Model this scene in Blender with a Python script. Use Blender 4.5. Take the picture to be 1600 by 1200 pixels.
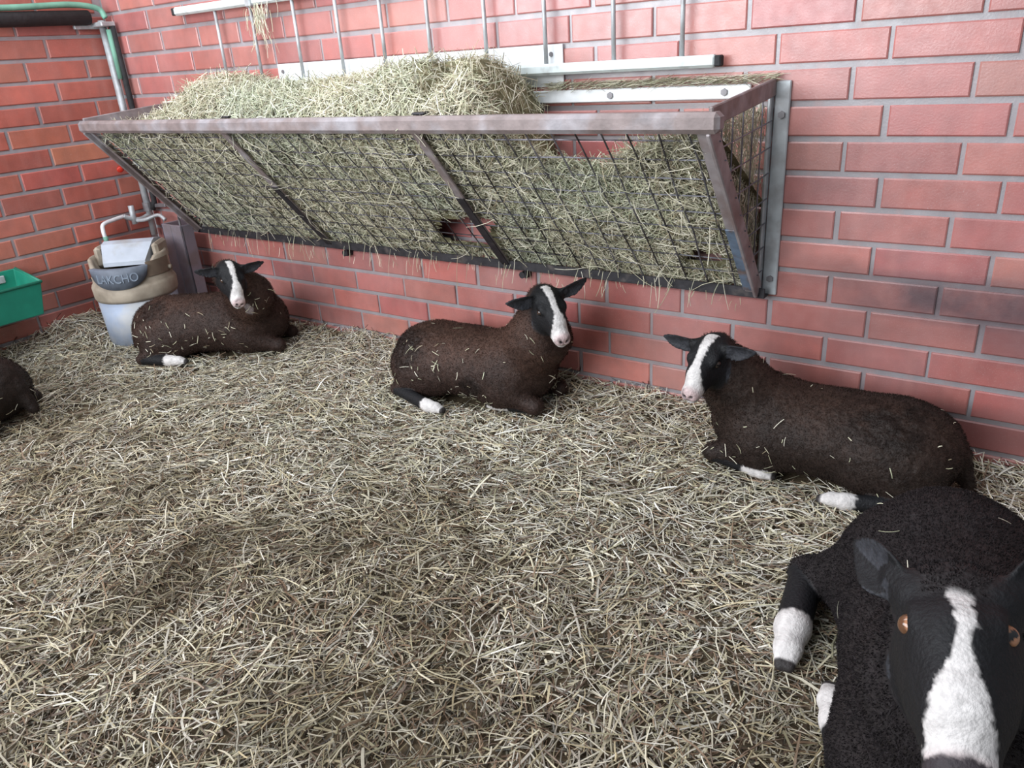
import bpy, math
import numpy as np
from mathutils import Matrix, Vector
import openvdb as vdb

for o in list(bpy.data.objects):
    bpy.data.objects.remove(o)
S = bpy.context.scene
COL = S.collection
rng = np.random.default_rng(7)

# ------------------------------------------------------------------ camera
cam = bpy.data.cameras.new('camera')
cam.sensor_width = 36
cam.lens = 36 * 1200.0 / 1600
cam.clip_start = 0.02
camo = bpy.data.objects.new('camera', cam)
COL.objects.link(camo)
CAMR = ((0.82117215, -0.17800142, 0.54221010),
        (0.56703544, 0.36171120, -0.74002420),
        (-0.06439811, 0.91513961, 0.39796028))
camo.matrix_world = Matrix.Translation((4.2353, -2.4368, 1.2469)) @ Matrix(CAMR).to_4x4()
S.camera = camo

# ------------------------------------------------------------------ light
S.view_settings.view_transform = 'Standard'
S.view_settings.look = 'None'
S.view_settings.exposure = 0.0
S.view_settings.gamma = 1.0
S.view_settings.use_curve_mapping = False
world = bpy.data.worlds.new('daylight')
S.world = world
world.use_nodes = True
nt = world.node_tree
bg = nt.nodes['Background']
geo = nt.nodes.new('ShaderNodeTexCoord')
sep = nt.nodes.new('ShaderNodeSeparateXYZ')
nt.links.new(geo.outputs['Generated'], sep.inputs[0])
ramp = nt.nodes.new('ShaderNodeValToRGB')
ramp.color_ramp.elements[0].position = 0.0
ramp.color_ramp.elements[0].color = (0.55, 0.58, 0.62, 1)
ramp.color_ramp.elements[1].position = 0.9
ramp.color_ramp.elements[1].color = (0.88, 0.94, 1.0, 1)
nt.links.new(sep.outputs['Z'], ramp.inputs[0])
nt.links.new(ramp.outputs[0], bg.inputs[0])
bg.inputs[1].default_value = 0.50


def area(name, loc, target, sx, sy, power, color):
    l = bpy.data.lights.new(name, 'AREA')
    l.shape = 'RECTANGLE'
    l.size = sx
    l.size_y = sy
    l.energy = power
    l.color = color
    o = bpy.data.objects.new(name, l)
    COL.objects.link(o)
    o.location = loc
    o.rotation_euler = (Vector(target) - Vector(loc)).to_track_quat('-Z', 'Y').to_euler()
    return o


area('upper_wall_fill', (1.8, -1.15, 2.75), (1.9, 0.0, 1.2), 3.4, .9, 62, (0.90, 0.95, 1.0))  # unseen strip light added to brighten the upper wall and hay top
area('doorway_light', (.9, -4.3, 2.0), (1.6, 0.0, 1.2), 5.6, 2.0, 340, (0.92, 0.96, 1.0))


# ------------------------------------------------------------------ noise and mesh helpers
def hash3(ix, iy, iz, seed):
    h = (ix * 374761393 + iy * 668265263 + iz * 2147483647 + seed * 1274126177) & 0xffffffff
    h = ((h ^ (h >> 13)) * 1274126177) & 0xffffffff
    h = ((h ^ (h >> 16)) * 2246822519) & 0xffffffff
    return (h & 0xffffff) / float(0xffffff)


def noise(P, freq, seed=0):
    """value noise in -1..1 at points P (n,2 or n,3)"""
    P = np.asarray(P, float) * freq
    if P.shape[1] == 2:
        P = np.concatenate([P, np.full((len(P), 1), 0.37)], 1)
    i = np.floor(P).astype(np.int64)
    f = P - i
    f = f * f * (3 - 2 * f)
    r = np.zeros(len(P))
    for dx in (0, 1):
        wx = f[:, 0] if dx else 1 - f[:, 0]
        for dy in (0, 1):
            wy = f[:, 1] if dy else 1 - f[:, 1]
            for dz in (0, 1):
                wz = f[:, 2] if dz else 1 - f[:, 2]
                r += wx * wy * wz * hash3(i[:, 0] + dx, i[:, 1] + dy, i[:, 2] + dz, seed)
    return r * 2 - 1


def fbm(P, freq, seed=0, octv=3):
    r = 0
    a = 1.0
    t = 0.0
    for o in range(octv):
        r = r + a * noise(P, freq * 2 ** o, seed + o * 17)
        t += a
        a *= 0.5
    return r / t


def norm(v):
    v = np.asarray(v, float)
    return v / np.maximum(np.linalg.norm(v, axis=-1, keepdims=True), 1e-9)


def build(name, V, faces, mats, parent=None, smooth=False, fm=None, col=None):
    """faces: list of index arrays, each (n,3) or (n,4); col: per-vertex rgb"""
    V = np.asarray(V, np.float32)
    me = bpy.data.meshes.new(name)
    fl = [np.asarray(f, np.int32) for f in faces if len(f)]
    loops = np.concatenate([f.ravel() for f in fl])
    tot = np.concatenate([np.full(len(f), f.shape[1], np.int32) for f in fl])
    start = np.concatenate([[0], np.cumsum(tot)[:-1]]).astype(np.int32)
    me.vertices.add(len(V))
    me.vertices.foreach_set('co', V.ravel())
    me.loops.add(len(loops))
    me.loops.foreach_set('vertex_index', loops)
    me.polygons.add(len(tot))
    me.polygons.foreach_set('loop_start', start)
    me.polygons.foreach_set('loop_total', tot)
    if not isinstance(mats, (list, tuple)):
        mats = [mats]
    for m in mats:
        me.materials.append(m)
    if fm is not None:
        me.polygons.foreach_set('material_index', np.asarray(fm, np.int32))
    me.polygons.foreach_set('use_smooth', np.full(len(tot), bool(smooth)))
    if col is not None:
        a = me.attributes.new('Col', 'FLOAT_COLOR', 'POINT')
        c = np.ones((len(V), 4), np.float32)
        c[:, :3] = col
        a.data.foreach_set('color', c.ravel())
    me.update(calc_edges=True)
    me.validate()
    o = bpy.data.objects.new(name, me)
    COL.objects.link(o)
    if parent is not None:
        o.parent = parent
        o.matrix_parent_inverse = parent.matrix_basis.inverted()
    return o


class MB:
    """collects shapes into one mesh"""

    def __init__(self):
        self.v = []
        self.q = []
        self.t = []
        self.n = 0

    def add(self, V, Q=(), T=()):
        V = np.asarray(V, float)
        if len(Q):
            self.q.append(np.asarray(Q, int) + self.n)
        if len(T):
            self.t.append(np.asarray(T, int) + self.n)
        self.v.append(V)
        self.n += len(V)
        return self

    def box(self, c, size, rot=None, bevel=0.0):
        """box with chamfered edges"""
        hx, hy, hz = [s / 2 for s in size]
        b = min(bevel, hx * .9, hy * .9, hz * .9)
        V = []
        idx = {}
        sg = [(sx, sy, sz) for sx in (-1, 1) for sy in (-1, 1) for sz in (-1, 1)]
        for s in sg:
            for ax in range(3):
                p = [s[0] * (hx - b), s[1] * (hy - b), s[2] * (hz - b)]
                p[ax] = s[ax] * (hx, hy, hz)[ax]
                idx[(s, ax)] = len(V)
                V.append(p)
        Q = []
        T = []
        for ax in range(3):
            o = [a for a in range(3) if a != ax]
            for s in (-1, 1):
                def k(a, b2):
                    t = [0, 0, 0]
                    t[ax] = s
                    t[o[0]] = a
                    t[o[1]] = b2
                    return idx[(tuple(t), ax)]
                Q.append([k(-1, -1), k(1, -1), k(1, 1), k(-1, 1)])
        for ax in range(3):
            o = [a for a in range(3) if a != ax]
            for a in (-1, 1):
                for c2 in (-1, 1):
                    def sgn(e):
                        t = [0, 0, 0]
                        t[ax] = e
                        t[o[0]] = a
                        t[o[1]] = c2
                        return tuple(t)
                    Q.append([idx[(sgn(-1), o[0])], idx[(sgn(1), o[0])], idx[(sgn(1), o[1])], idx[(sgn(-1), o[1])]])
        for s in sg:
            T.append([idx[(s, 0)], idx[(s, 1)], idx[(s, 2)]])
        V = np.array(V)
        # fix winding outward
        def fix(F):
            out = []
            for f in F:
                p = V[f]
                nn = np.cross(p[1] - p[0], p[2] - p[0])
                out.append(f if nn @ p.mean(0) > 0 else f[::-1])
            return out
        Q, T = fix(Q), fix(T)
        if rot is not None:
            V = V @ np.asarray(rot).T
        return self.add(V + np.asarray(c, float), Q, T)

    def bar(self, a, b, w, h, up=(0, 0, 1), bevel=0.003):
        """rectangular bar from a to b; w across, h along up"""
        a = np.asarray(a, float)
        b = np.asarray(b, float)
        d = b - a
        L = np.linalg.norm(d)
        x = d / L
        z = np.asarray(up, float)
        z = norm(z - x * (z @ x))
        y = np.cross(z, x)
        return self.box((a + b) / 2, (L, w, h), np.stack([x, y, z], 1), bevel)

    def tube(self, P, r, n=10, cap=True):
        P = np.asarray(P, float)
        m = len(P)
        r = np.broadcast_to(r, (m,))
        T = np.gradient(P, axis=0)
        T = norm(T)
        ref = np.array([0, 0, 1.0]) if abs(T[0, 2]) < .9 else np.array([1.0, 0, 0])
        V = []
        for i in range(m):
            u = norm(ref - T[i] * (ref @ T[i]))
            ref = u
            w = np.cross(T[i], u)
            a = np.arange(n) * 2 * np.pi / n
            V.append(P[i] + r[i] * (np.cos(a)[:, None] * u + np.sin(a)[:, None] * w))
        V = np.concatenate(V)
        Q = [[i * n + j, i * n + (j + 1) % n, (i + 1) * n + (j + 1) % n, (i + 1) * n + j] for i in range(m - 1) for j in range(n)]
        Tt = []
        if cap:
            c0 = len(V)
            V = np.concatenate([V, P[:1], P[-1:]])
            Tt = [[c0, (j + 1) % n, j] for j in range(n)] + [[c0 + 1, (m - 1) * n + j, (m - 1) * n + (j + 1) % n] for j in range(n)]
        return self.add(V, Q, Tt)

    def lathe(self, prof, c=(0, 0, 0), n=48, a0=0.0, a1=2 * np.pi, cap=False):
        prof = np.asarray(prof, float)
        full = abs(a1 - a0 - 2 * np.pi) < 1e-6
        k = n if full else n + 1
        a = a0 + (a1 - a0) * np.arange(k) / n
        V = np.stack([np.outer(prof[:, 0], np.cos(a)), np.outer(prof[:, 0], np.sin(a)), np.repeat(prof[:, 1:2], k, 1)], -1).reshape(-1, 3)
        Q = []
        for i in range(len(prof) - 1):
            for j in range(n):
                j2 = (j + 1) % k
                Q.append([i * k + j, i * k + j2, (i + 1) * k + j2, (i + 1) * k + j])
        return self.add(V + np.asarray(c, float), Q)

    def obj(self, name, mats, parent=None, smooth=False, col=None):
        F = []
        if self.q:
            F.append(np.concatenate(self.q))
        if self.t:
            F.append(np.concatenate(self.t))
        V = np.concatenate(self.v)
        if col is not None and np.ndim(col) == 1:
            col = np.tile(col, (len(V), 1))
        return build(name, V, F, mats, parent, smooth, col=col)


def spline(P, n=24):
    """Catmull-Rom through points"""
    P = np.asarray(P, float)
    Q = np.concatenate([[2 * P[0] - P[1]], P, [2 * P[-1] - P[-2]]])
    out = []
    for i in range(len(P) - 1):
        a, b, c, d = Q[i:i + 4]
        for t in np.linspace(0, 1, n, endpoint=False):
            out.append(.5 * (2 * b + (c - a) * t + (2 * a - 5 * b + 4 * c - d) * t * t + (3 * b - a - 3 * c + d) * t ** 3))
    out.append(P[-1])
    return np.array(out)


def thing(name, label, cat, loc=(0, 0, 0), group=None):
    o = bpy.data.objects.new(name, None)
    o.empty_display_size = .05
    COL.objects.link(o)
    o.location = loc
    bpy.context.view_layer.update()
    return tag(o, label, cat, group)


def tag(o, label=None, cat=None, group=None, kind=None):
    if label:
        o['label'] = label
    if cat:
        o['category'] = cat
    if group:
        o['group'] = group
    if kind:
        o['kind'] = kind
    return o


# ------------------------------------------------------------------ materials
def mat(name, base=(.5, .5, .5), rough=.6, metal=0.0, attr=False, var=0.0, vscale=30.0, bump=0.0, bscale=80.0, spec=.5, second=None, sscale=6.0, slo=.45, shi=.65, stretch=None):
    m = bpy.data.materials.new(name)
    m.use_nodes = True
    n = m.node_tree
    b = n.nodes['Principled BSDF']
    b.inputs['Roughness'].default_value = rough
    b.inputs['Metallic'].default_value = metal
    b.inputs['Specular IOR Level'].default_value = spec
    tc = n.nodes.new('ShaderNodeTexCoord')
    src = tc.outputs['Object']
    if stretch:
        mp = n.nodes.new('ShaderNodeMapping')
        mp.inputs['Scale'].default_value = stretch
        n.links.new(src, mp.inputs[0])
        src = mp.outputs[0]
    if attr:
        a = n.nodes.new('ShaderNodeAttribute')
        a.attribute_name = 'Col'
        c = a.outputs['Color']
    else:
        r = n.nodes.new('ShaderNodeRGB')
        r.outputs[0].default_value = (*base, 1)
        c = r.outputs[0]

    def nz(scale, detail=4.0):
        t = n.nodes.new('ShaderNodeTexNoise')
        t.inputs['Scale'].default_value = scale
        t.inputs['Detail'].default_value = detail
        n.links.new(src, t.inputs['Vector'])
        return t.outputs[0]
    if second:
        mx = n.nodes.new('ShaderNodeMix')
        mx.data_type = 'RGBA'
        rp = n.nodes.new('ShaderNodeMapRange')
        rp.inputs['From Min'].default_value = slo
        rp.inputs['From Max'].default_value = shi
        n.links.new(nz(sscale, 6.0), rp.inputs[0])
        n.links.new(rp.outputs[0], mx.inputs[0])
        n.links.new(c, mx.inputs[6])
        mx.inputs[7].default_value = (*second, 1)
        c = mx.outputs[2]
    if var:
        h = n.nodes.new('ShaderNodeHueSaturation')
        rp = n.nodes.new('ShaderNodeMapRange')
        rp.inputs['From Min'].default_value = .3
        rp.inputs['From Max'].default_value = .7
        rp.inputs['To Min'].default_value = 1 - var
        rp.inputs['To Max'].default_value = 1 + var
        n.links.new(nz(vscale), rp.inputs[0])
        n.links.new(rp.outputs[0], h.inputs['Value'])
        n.links.new(c, h.inputs['Color'])
        c = h.outputs[0]
    n.links.new(c, b.inputs['Base Color'])
    if bump:
        bp = n.nodes.new('ShaderNodeBump')
        bp.inputs['Strength'].default_value = bump
        bp.inputs['Distance'].default_value = .01
        n.links.new(nz(bscale), bp.inputs['Height'])
        n.links.new(bp.outputs[0], b.inputs['Normal'])
    return m


M_STRAW = mat('straw', attr=True, rough=.5, spec=.45, var=.12, vscale=60)
M_GALV = mat('galvanised steel', (.50, .53, .55), .5, .35, var=.15, vscale=18, bump=.05, second=(.36, .36, .37), sscale=14)
M_PALE = mat('pale grey paint', (.60, .66, .66), .5, .1, var=.08, vscale=25, second=(.42, .44, .44), sscale=20, slo=.55, shi=.75)
M_WHITE = mat('white sheet metal', (.78, .80, .82), .4, .1, var=.05, second=(.6, .62, .64), sscale=9, slo=.55, shi=.8)
M_RUST = mat('worn brown steel', (.24, .195, .19), .6, .25, var=.2, vscale=22, bump=.12, bscale=90, second=(.33, .31, .33), sscale=9)
M_WORN = mat('worn grey angle iron', (.33, .30, .31), .55, .25, var=.2, vscale=20, bump=.12, bscale=90, second=(.22, .17, .165), sscale=8)
M_BLACK = mat('blackened steel', (.035, .033, .038), .55, .4, var=.3, vscale=30, bump=.1, second=(.10, .085, .08), sscale=16, slo=.55, shi=.7)
M_BLUE = mat('worn blue grey paint', (.12, .17, .24), .5, .1, var=.25, vscale=30, second=(.16, .12, .11), sscale=18, slo=.52, shi=.62)
M_WIRE = mat('dark wire', (.20, .20, .23), .45, .6, var=.3, vscale=12, second=(.06, .055, .06), sscale=5, slo=.5, shi=.62)
M_BOLT = mat('bolt steel', (.22, .21, .22), .5, .5, var=.2)
M_LAG = mat('black pipe lagging', (.02, .02, .022), .8, var=.3, bump=.3, bscale=60)
M_HOSE = mat('green hose', (.16, .36, .27), .55, var=.2, vscale=12)
M_GREEN = mat('green plastic', (.012, .21, .14), .45, var=.12, vscale=15, bump=.05)
M_RED = mat('red plastic knob', (.5, .03, .015), .4, var=.1)
M_DRUM = mat('blue grey plastic', (.36, .42, .54), .6, var=.12, vscale=10, bump=.05, second=(.45, .46, .48), sscale=8)
M_BEIGE = mat('dirty beige plastic', (.40, .34, .27), .65, var=.18, vscale=10, bump=.08, second=(.27, .22, .17), sscale=9)
M_RECESS = mat('brown dirty plastic', (.20, .15, .11), .7, var=.25, vscale=12)
M_LID = mat('pale grey blue plastic', (.44, .48, .55), .6, var=.1, vscale=12, second=(.36, .34, .32), sscale=9, slo=.55, shi=.75)
M_BADGE = mat('dark blue grey rubber', (.13, .15, .19), .6, var=.2, vscale=25)
M_LETTER = mat('raised grey letters', (.21, .25, .31), .55, var=.15)
M_DARK = mat('dark hollow plastic', (.05, .04, .03), .8, var=.2)
M_MAUVE = mat('mauve grey metal', (.27, .25, .30), .5, .25, var=.15, vscale=10, second=(.20, .17, .18), sscale=10)
M_FEED = mat('pale lick powder', (.72, .68, .62), .9, var=.1, vscale=40, bump=.4, bscale=60)
M_EYE = mat('amber eye', attr=True, rough=.08, spec=.6, var=.05)
M_EYEFAR = M_EYE
M_SHEEP = mat('sheep coat', attr=True, rough=.62, spec=.3, var=.18, vscale=70, bump=.35, bscale=160)
M_WOOL = mat('wool fibre', attr=True, rough=.8, spec=.15, var=.1)
M_DUNG = mat('trodden bedding', attr=True, rough=.9, spec=.1, var=.35, vscale=26, bump=.8, bscale=45)
M_FLOOR = mat('concrete floor', (.25, .24, .22), .85, var=.15, vscale=8, bump=.2)
M_MORTAR = None


def brick_material(name, dark_patches, dust_haze=.10):
    m = bpy.data.materials.new(name)
    m.use_nodes = True
    n = m.node_tree
    b = n.nodes['Principled BSDF']
    b.inputs['Roughness'].default_value = .33
    b.inputs['Specular IOR Level'].default_value = .9
    tc = n.nodes.new('ShaderNodeTexCoord')
    at = n.nodes.new('ShaderNodeAttribute')
    at.attribute_name = 'Col'

    def nz(scale, detail=4.0, stretch=None, rough=.5):
        t = n.nodes.new('ShaderNodeTexNoise')
        t.inputs['Scale'].default_value = scale
        t.inputs['Detail'].default_value = detail
        t.inputs['Roughness'].default_value = rough
        s = tc.outputs['Object']
        if stretch:
            mp = n.nodes.new('ShaderNodeMapping')
            mp.inputs['Scale'].default_value = stretch
            n.links.new(s, mp.inputs[0])
            s = mp.outputs[0]
        n.links.new(s, t.inputs['Vector'])
        return t.outputs[0]

    def rng_(v, a, b_, c, d):
        r = n.nodes.new('ShaderNodeMapRange')
        for i, x in enumerate((a, b_, c, d)):
            r.inputs[i + 1].default_value = x
        n.links.new(v, r.inputs[0])
        return r.outputs[0]

    def mix(fac, a, c):
        x = n.nodes.new('ShaderNodeMix')
        x.data_type = 'RGBA'
        n.links.new(fac, x.inputs[0])
        n.links.new(a, x.inputs[6])
        if isinstance(c, tuple):
            x.inputs[7].default_value = (*c, 1)
        else:
            n.links.new(c, x.inputs[7])
        return x.outputs[2]

    def math_(op, a, c):
        x = n.nodes.new('ShaderNodeMath')
        x.operation = op
        for i, v in enumerate((a, c)):
            if isinstance(v, (int, float)):
                x.inputs[i].default_value = v
            else:
                n.links.new(v, x.inputs[i])
        x.use_clamp = True
        return x.outputs[0]
    c = at.outputs['Color']
    h = n.nodes.new('ShaderNodeHueSaturation')
    n.links.new(c, h.inputs['Color'])
    n.links.new(rng_(nz(14, 6), .3, .7, .82, 1.16), h.inputs['Value'])
    c = h.outputs[0]
    # combed streaks in the clay
    c = mix(rng_(nz(9, 2, (2.2, 2.2, .15)), .5, .75, 0, .22), c, (.50, .20, .16))
    # fine pale speckle and lime specks
    c = mix(rng_(nz(420, 2), .62, .75, 0, .30), c, (.68, .55, .52))
    c = mix(rng_(nz(75, 3, None, .7), .73, .78, 0, .75), c, (.80, .76, .76))
    # pale dust bloom, raised on the back wall to paint in bright haze
    c = mix(rng_(nz(2.6, 4), .35, .70, dust_haze * .35, dust_haze), c, (.62, .50, .52))
    # darker patches, some of them dirt rubbed into the wall
    g = n.nodes.new('ShaderNodeSeparateXYZ')
    n.links.new(tc.outputs['Object'], g.inputs[0])
    for (axis, cx, cz, rx, rz, amt, colr) in dark_patches:
        ux = math_('MULTIPLY', math_('ABSOLUTE', _sub(n, g.outputs[axis], cx), 0.0), 1.0) if False else _gauss(n, g.outputs[axis], g.outputs['Z'], cx, cz, rx, rz)
        f = math_('MULTIPLY', ux, rng_(nz(7, 5), .30, .52, .35, 1.0))
        c = mix(math_('MULTIPLY', f, amt), c, colr)
    n.links.new(c, b.inputs['Base Color'])
    n.links.new(rng_(nz(30, 3), .3, .7, .28, .42), b.inputs['Roughness'])
    bp = n.nodes.new('ShaderNodeBump')
    bp.inputs['Strength'].default_value = .10
    bp.inputs['Distance'].default_value = .004
    n.links.new(nz(160, 5), bp.inputs['Height'])
    n.links.new(bp.outputs[0], b.inputs['Normal'])
    return m


def _sub(n, a, v):
    x = n.nodes.new('ShaderNodeMath')
    x.operation = 'SUBTRACT'
    n.links.new(a, x.inputs[0])
    x.inputs[1].default_value = v
    return x.outputs[0]


def _gauss(n, a, z, ca, cz, ra, rz):
    def sq(s, v, r):
        d = _sub(n, s, v)
        x = n.nodes.new('ShaderNodeMath')
        x.operation = 'DIVIDE'
        n.links.new(d, x.inputs[0])
        x.inputs[1].default_value = r
        y = n.nodes.new('ShaderNodeMath')
        y.operation = 'POWER'
        y.inputs[1].default_value = 2
        n.links.new(x.outputs[0], y.inputs[0])
        return y.outputs[0]
    s = n.nodes.new('ShaderNodeMath')
    s.operation = 'ADD'
    n.links.new(sq(a, ca, ra), s.inputs[0])
    n.links.new(sq(z, cz, rz), s.inputs[1])
    e = n.nodes.new('ShaderNodeMath')
    e.operation = 'SUBTRACT'
    e.use_clamp = True
    e.inputs[0].default_value = 1.0
    n.links.new(s.outputs[0], e.inputs[1])
    return e.outputs[0]


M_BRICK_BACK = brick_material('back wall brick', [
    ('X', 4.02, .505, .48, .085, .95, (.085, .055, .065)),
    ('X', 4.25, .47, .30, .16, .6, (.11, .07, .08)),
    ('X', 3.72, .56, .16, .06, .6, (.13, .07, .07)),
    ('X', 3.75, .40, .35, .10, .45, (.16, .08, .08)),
    ('X', 4.15, .12, .35, .09, .5, (.09, .06, .06)),  # low darker patch beside the sheep at right
], dust_haze=.25)
M_BRICK_LEFT = brick_material('left wall brick', [
    ('Y', -.55, .22, .35, .2, .45, (.12, .06, .05)),
    ('Y', -.12, .35, .2, .3, .35, (.14, .07, .06)),
])

# ------------------------------------------------------------------ setting
Z0 = 1.25      # height of bed joint zero above the straw


def brick_wall(name, rows, length, offset, to_world, matl, clay=(.40, .105, .082), mortar_depth=.006):
    V = []
    Q = []
    C = []
    B = .3019
    n = 0
    J = .0083
    bv = .004
    for k in rows:
        zt = Z0 - .1 * k - J + rng.normal(0, .0008)
        zb = Z0 - .1 * (k + 1) + J + rng.normal(0, .0008)
        o = offset(k)
        i = -3
        while o + i * B < length:
            x0 = o + i * B + J * .8 + rng.normal(0, .0015)
            x1 = o + (i + 1) * B - J * .8 + rng.normal(0, .0015)
            i += 1
            if x1 < .02:
                continue
            x0 = max(x0, .0)
            x1 = min(x1, length)
            if x1 - x0 < .03:
                continue
            d = rng.normal(0, .0008)
            tilt = rng.normal(0, .0008)
            base = [(x0, .03, zb), (x1, .03, zb), (x1, .03, zt), (x0, .03, zt),
                    (x0, d + bv * .7, zb), (x1, d + tilt + bv * .7, zb), (x1, d + tilt + bv * .7, zt), (x0, d + bv * .7, zt),
                    (x0 + bv, d, zb + bv), (x1 - bv, d + tilt, zb + bv), (x1 - bv, d + tilt, zt - bv), (x0 + bv, d, zt - bv)]
            V += base
            for a, b in ((0, 4), (4, 8)):
                for j in range(4):
                    j2 = (j + 1) % 4
                    Q.append([n + a + j, n + a + j2, n + b + j2, n + b + j])
            Q.append([n + 8, n + 9, n + 10, n + 11])
            v = rng.normal(0, .10)
            hue = rng.normal(0, .05)
            c = np.array(clay) * (1 + v)
            c[1] *= 1 + hue * 2
            c[2] *= 1 + hue
            C += [c] * 12
            n += 12
    # mortar body
    zb, zt = Z0 - .1 * (rows[-1] + 1), Z0 - .1 * rows[0]
    md = mortar_depth
    V += [(0, md, zb), (length, md, zb), (length, md, zt), (0, md, zt), (0, .2, zb), (length, .2, zb), (length, .2, zt), (0, .2, zt)]
    Q += [[n, n + 1, n + 2, n + 3], [n + 5, n + 4, n + 7, n + 6], [n, n + 4, n + 5, n + 1], [n + 3, n + 2, n + 6, n + 7], [n, n + 3, n + 7, n + 4], [n + 1, n + 5, n + 6, n + 2]]
    C += [np.array([.25, .245, .262])] * 8
    V = to_world(np.array(V))
    o = build(name, V, [np.array(Q)], matl, col=np.array(C))
    return tag(o, kind='structure')


rows = list(range(-14, 14))
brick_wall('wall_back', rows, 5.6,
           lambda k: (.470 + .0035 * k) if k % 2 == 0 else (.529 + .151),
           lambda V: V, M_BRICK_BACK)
brick_wall('wall_left', rows, 3.2,
           lambda k: .035 if k % 2 == 0 else .008 + .151,
           lambda V: np.stack([-V[:, 1], -V[:, 0], V[:, 2]], 1), M_BRICK_LEFT, (.40, .095, .060))
f = MB().box((2.7, -1.5, -.2), (5.8, 3.4, .1))
tag(f.obj('floor', M_FLOOR), kind='structure')


# ------------------------------------------------------------------ sheep, as one smooth field turned into a mesh
def smooth(a, b, x):
    t = np.clip((x - a) / (b - a), 0, 1)
    return t * t * (3 - 2 * t)


class Field:
    def __init__(self):
        self.pr = []

    def cone(self, a, b, ra, rb, k=.03, g='wool', sq=None):
        self.pr.append(('c', np.array(a, float), np.array(b, float), ra, rb, k, g))

    def chain(self, P, R, k=.03, g='wool'):
        for i in range(len(P) - 1):
            self.cone(P[i], P[i + 1], R[i], R[i + 1], k, g)

    def ell(self, c, axes, r, k=.03, g='wool', cut=False):
        self.pr.append(('e', np.array(c, float), np.array(axes, float), np.array(r, float), cut, k, g))

    def ear(self, c, axes, L, W, th, k=.008, g='face', bend=0.0):
        self.pr.append(('l', np.array(c, float), np.array(axes, float), (L, W, th, bend), None, k, g))

    def dist(self, p, P):
        kind = p[0]
        if kind == 'c':
            a, b, ra, rb = p[1:5]
            ab = b - a
            t = np.clip(((P - a) @ ab) / max(ab @ ab, 1e-9), 0, 1)
            return np.linalg.norm(P - a - t[:, None] * ab, axis=1) - (ra + (rb - ra) * t)
        if kind == 'e':
            q = (P - p[1]) @ p[2].T
            r = p[3]
            k1 = np.linalg.norm(q / r, axis=1)
            k2 = np.linalg.norm(q / (r * r), axis=1)
            return k1 * (k1 - 1) / np.maximum(k2, 1e-6)
        if kind == 'l':
            L, W, th, bend = p[3]
            q = (P - p[1]) @ p[2].T           # x along, y across, z normal (front of the ear)
            t = np.clip(q[:, 0] / L, 0, 1)
            w = W * np.sin(np.pi * np.clip(t * .93 + .07, 0, 1) ** .75) ** .8 + .002
            over = np.maximum(np.abs(q[:, 1]) - w, 0)
            along = np.maximum(np.maximum(-q[:, 0], q[:, 0] - L), 0)
            cup = .45 * (q[:, 1] ** 2) / W + bend * t * t * L
            zz = q[:, 2] - cup
            return np.sqrt(over ** 2 + along ** 2 + zz ** 2) - th

    def bbox(self, p):
        if p[0] == 'c':
            m = max(p[3], p[4])
            return np.minimum(p[1], p[2]) - m, np.maximum(p[1], p[2]) + m
        if p[0] == 'e':
            m = np.sqrt(((p[2] * p[3][:, None]) ** 2).sum(0))
            return p[1] - m, p[1] + m
        L, W, th, bd = p[3]
        e = p[1] + p[2][0] * L
        return np.minimum(p[1], e) - W - .03, np.maximum(p[1], e) + W + .03

    def mesh(self, h):
        adds = [p for p in self.pr if not (p[0] == 'e' and p[4])]
        lo = np.min([self.bbox(p)[0] for p in adds], 0) - 3 * h - .02
        hi = np.max([self.bbox(p)[1] for p in adds], 0) + 3 * h + .02
        n = np.ceil((hi - lo) / h).astype(int) + 1
        D = np.full(n, .08, np.float32)
        for p in self.pr:
            a, b = self.bbox(p)
            k = p[5]
            m = k + 4 * h
            i0 = np.clip(np.floor((a - m - lo) / h).astype(int), 0, n)
            i1 = np.clip(np.ceil((b + m - lo) / h).astype(int) + 1, 0, n)
            if np.any(i1 <= i0):
                continue
            ax = [lo[d] + h * np.arange(i0[d], i1[d]) for d in range(3)]
            G = np.stack(np.meshgrid(*ax, indexing='ij'), -1).reshape(-1, 3)
            d = np.minimum(self.dist(p, G), .3).reshape([len(x) for x in ax]).astype(np.float32)
            sl = tuple(slice(i0[j], i1[j]) for j in range(3))
            c = D[sl]
            if p[0] == 'e' and p[4]:
                d = -d
                hh = np.maximum(k - np.abs(c - d), 0) / k
                D[sl] = np.maximum(c, d) + hh * hh * k * .25
            else:
                hh = np.maximum(k - np.abs(c - d), 0) / k
                D[sl] = np.minimum(c, d) - hh * hh * k * .25
        D = np.clip(D, -.08, .08)
        g = vdb.FloatGrid(.08)
        g.copyFromArray(D)
        pts, tri, quad = g.convertToPolygons(isovalue=0.0, adaptivity=0.0)
        V = np.asarray(pts, float) * h + lo
        Q = np.asarray(quad, int).reshape(-1, 4)
        # outward winding
        a, b, c, d = (V[Q[:, i]] for i in range(4))
        vol = np.einsum('ij,ij->i', a, np.cross(b, c)).sum() + np.einsum('ij,ij->i', a, np.cross(c, d)).sum()
        if vol < 0:
            Q = Q[:, ::-1]
        return V, Q

    def group(self, V, g):
        d = np.full(len(V), 9.0)
        for p in self.pr:
            if p[6] == g and not (p[0] == 'e' and p[4]):
                d = np.minimum(d, self.dist(p, V))
        return d


def vnormals(V, Q):
    N = np.zeros_like(V)
    fn = np.cross(V[Q[:, 2]] - V[Q[:, 0]], V[Q[:, 3]] - V[Q[:, 1]])
    for i in range(4):
        np.add.at(N, Q[:, i], fn)
    return norm(N)


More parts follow.
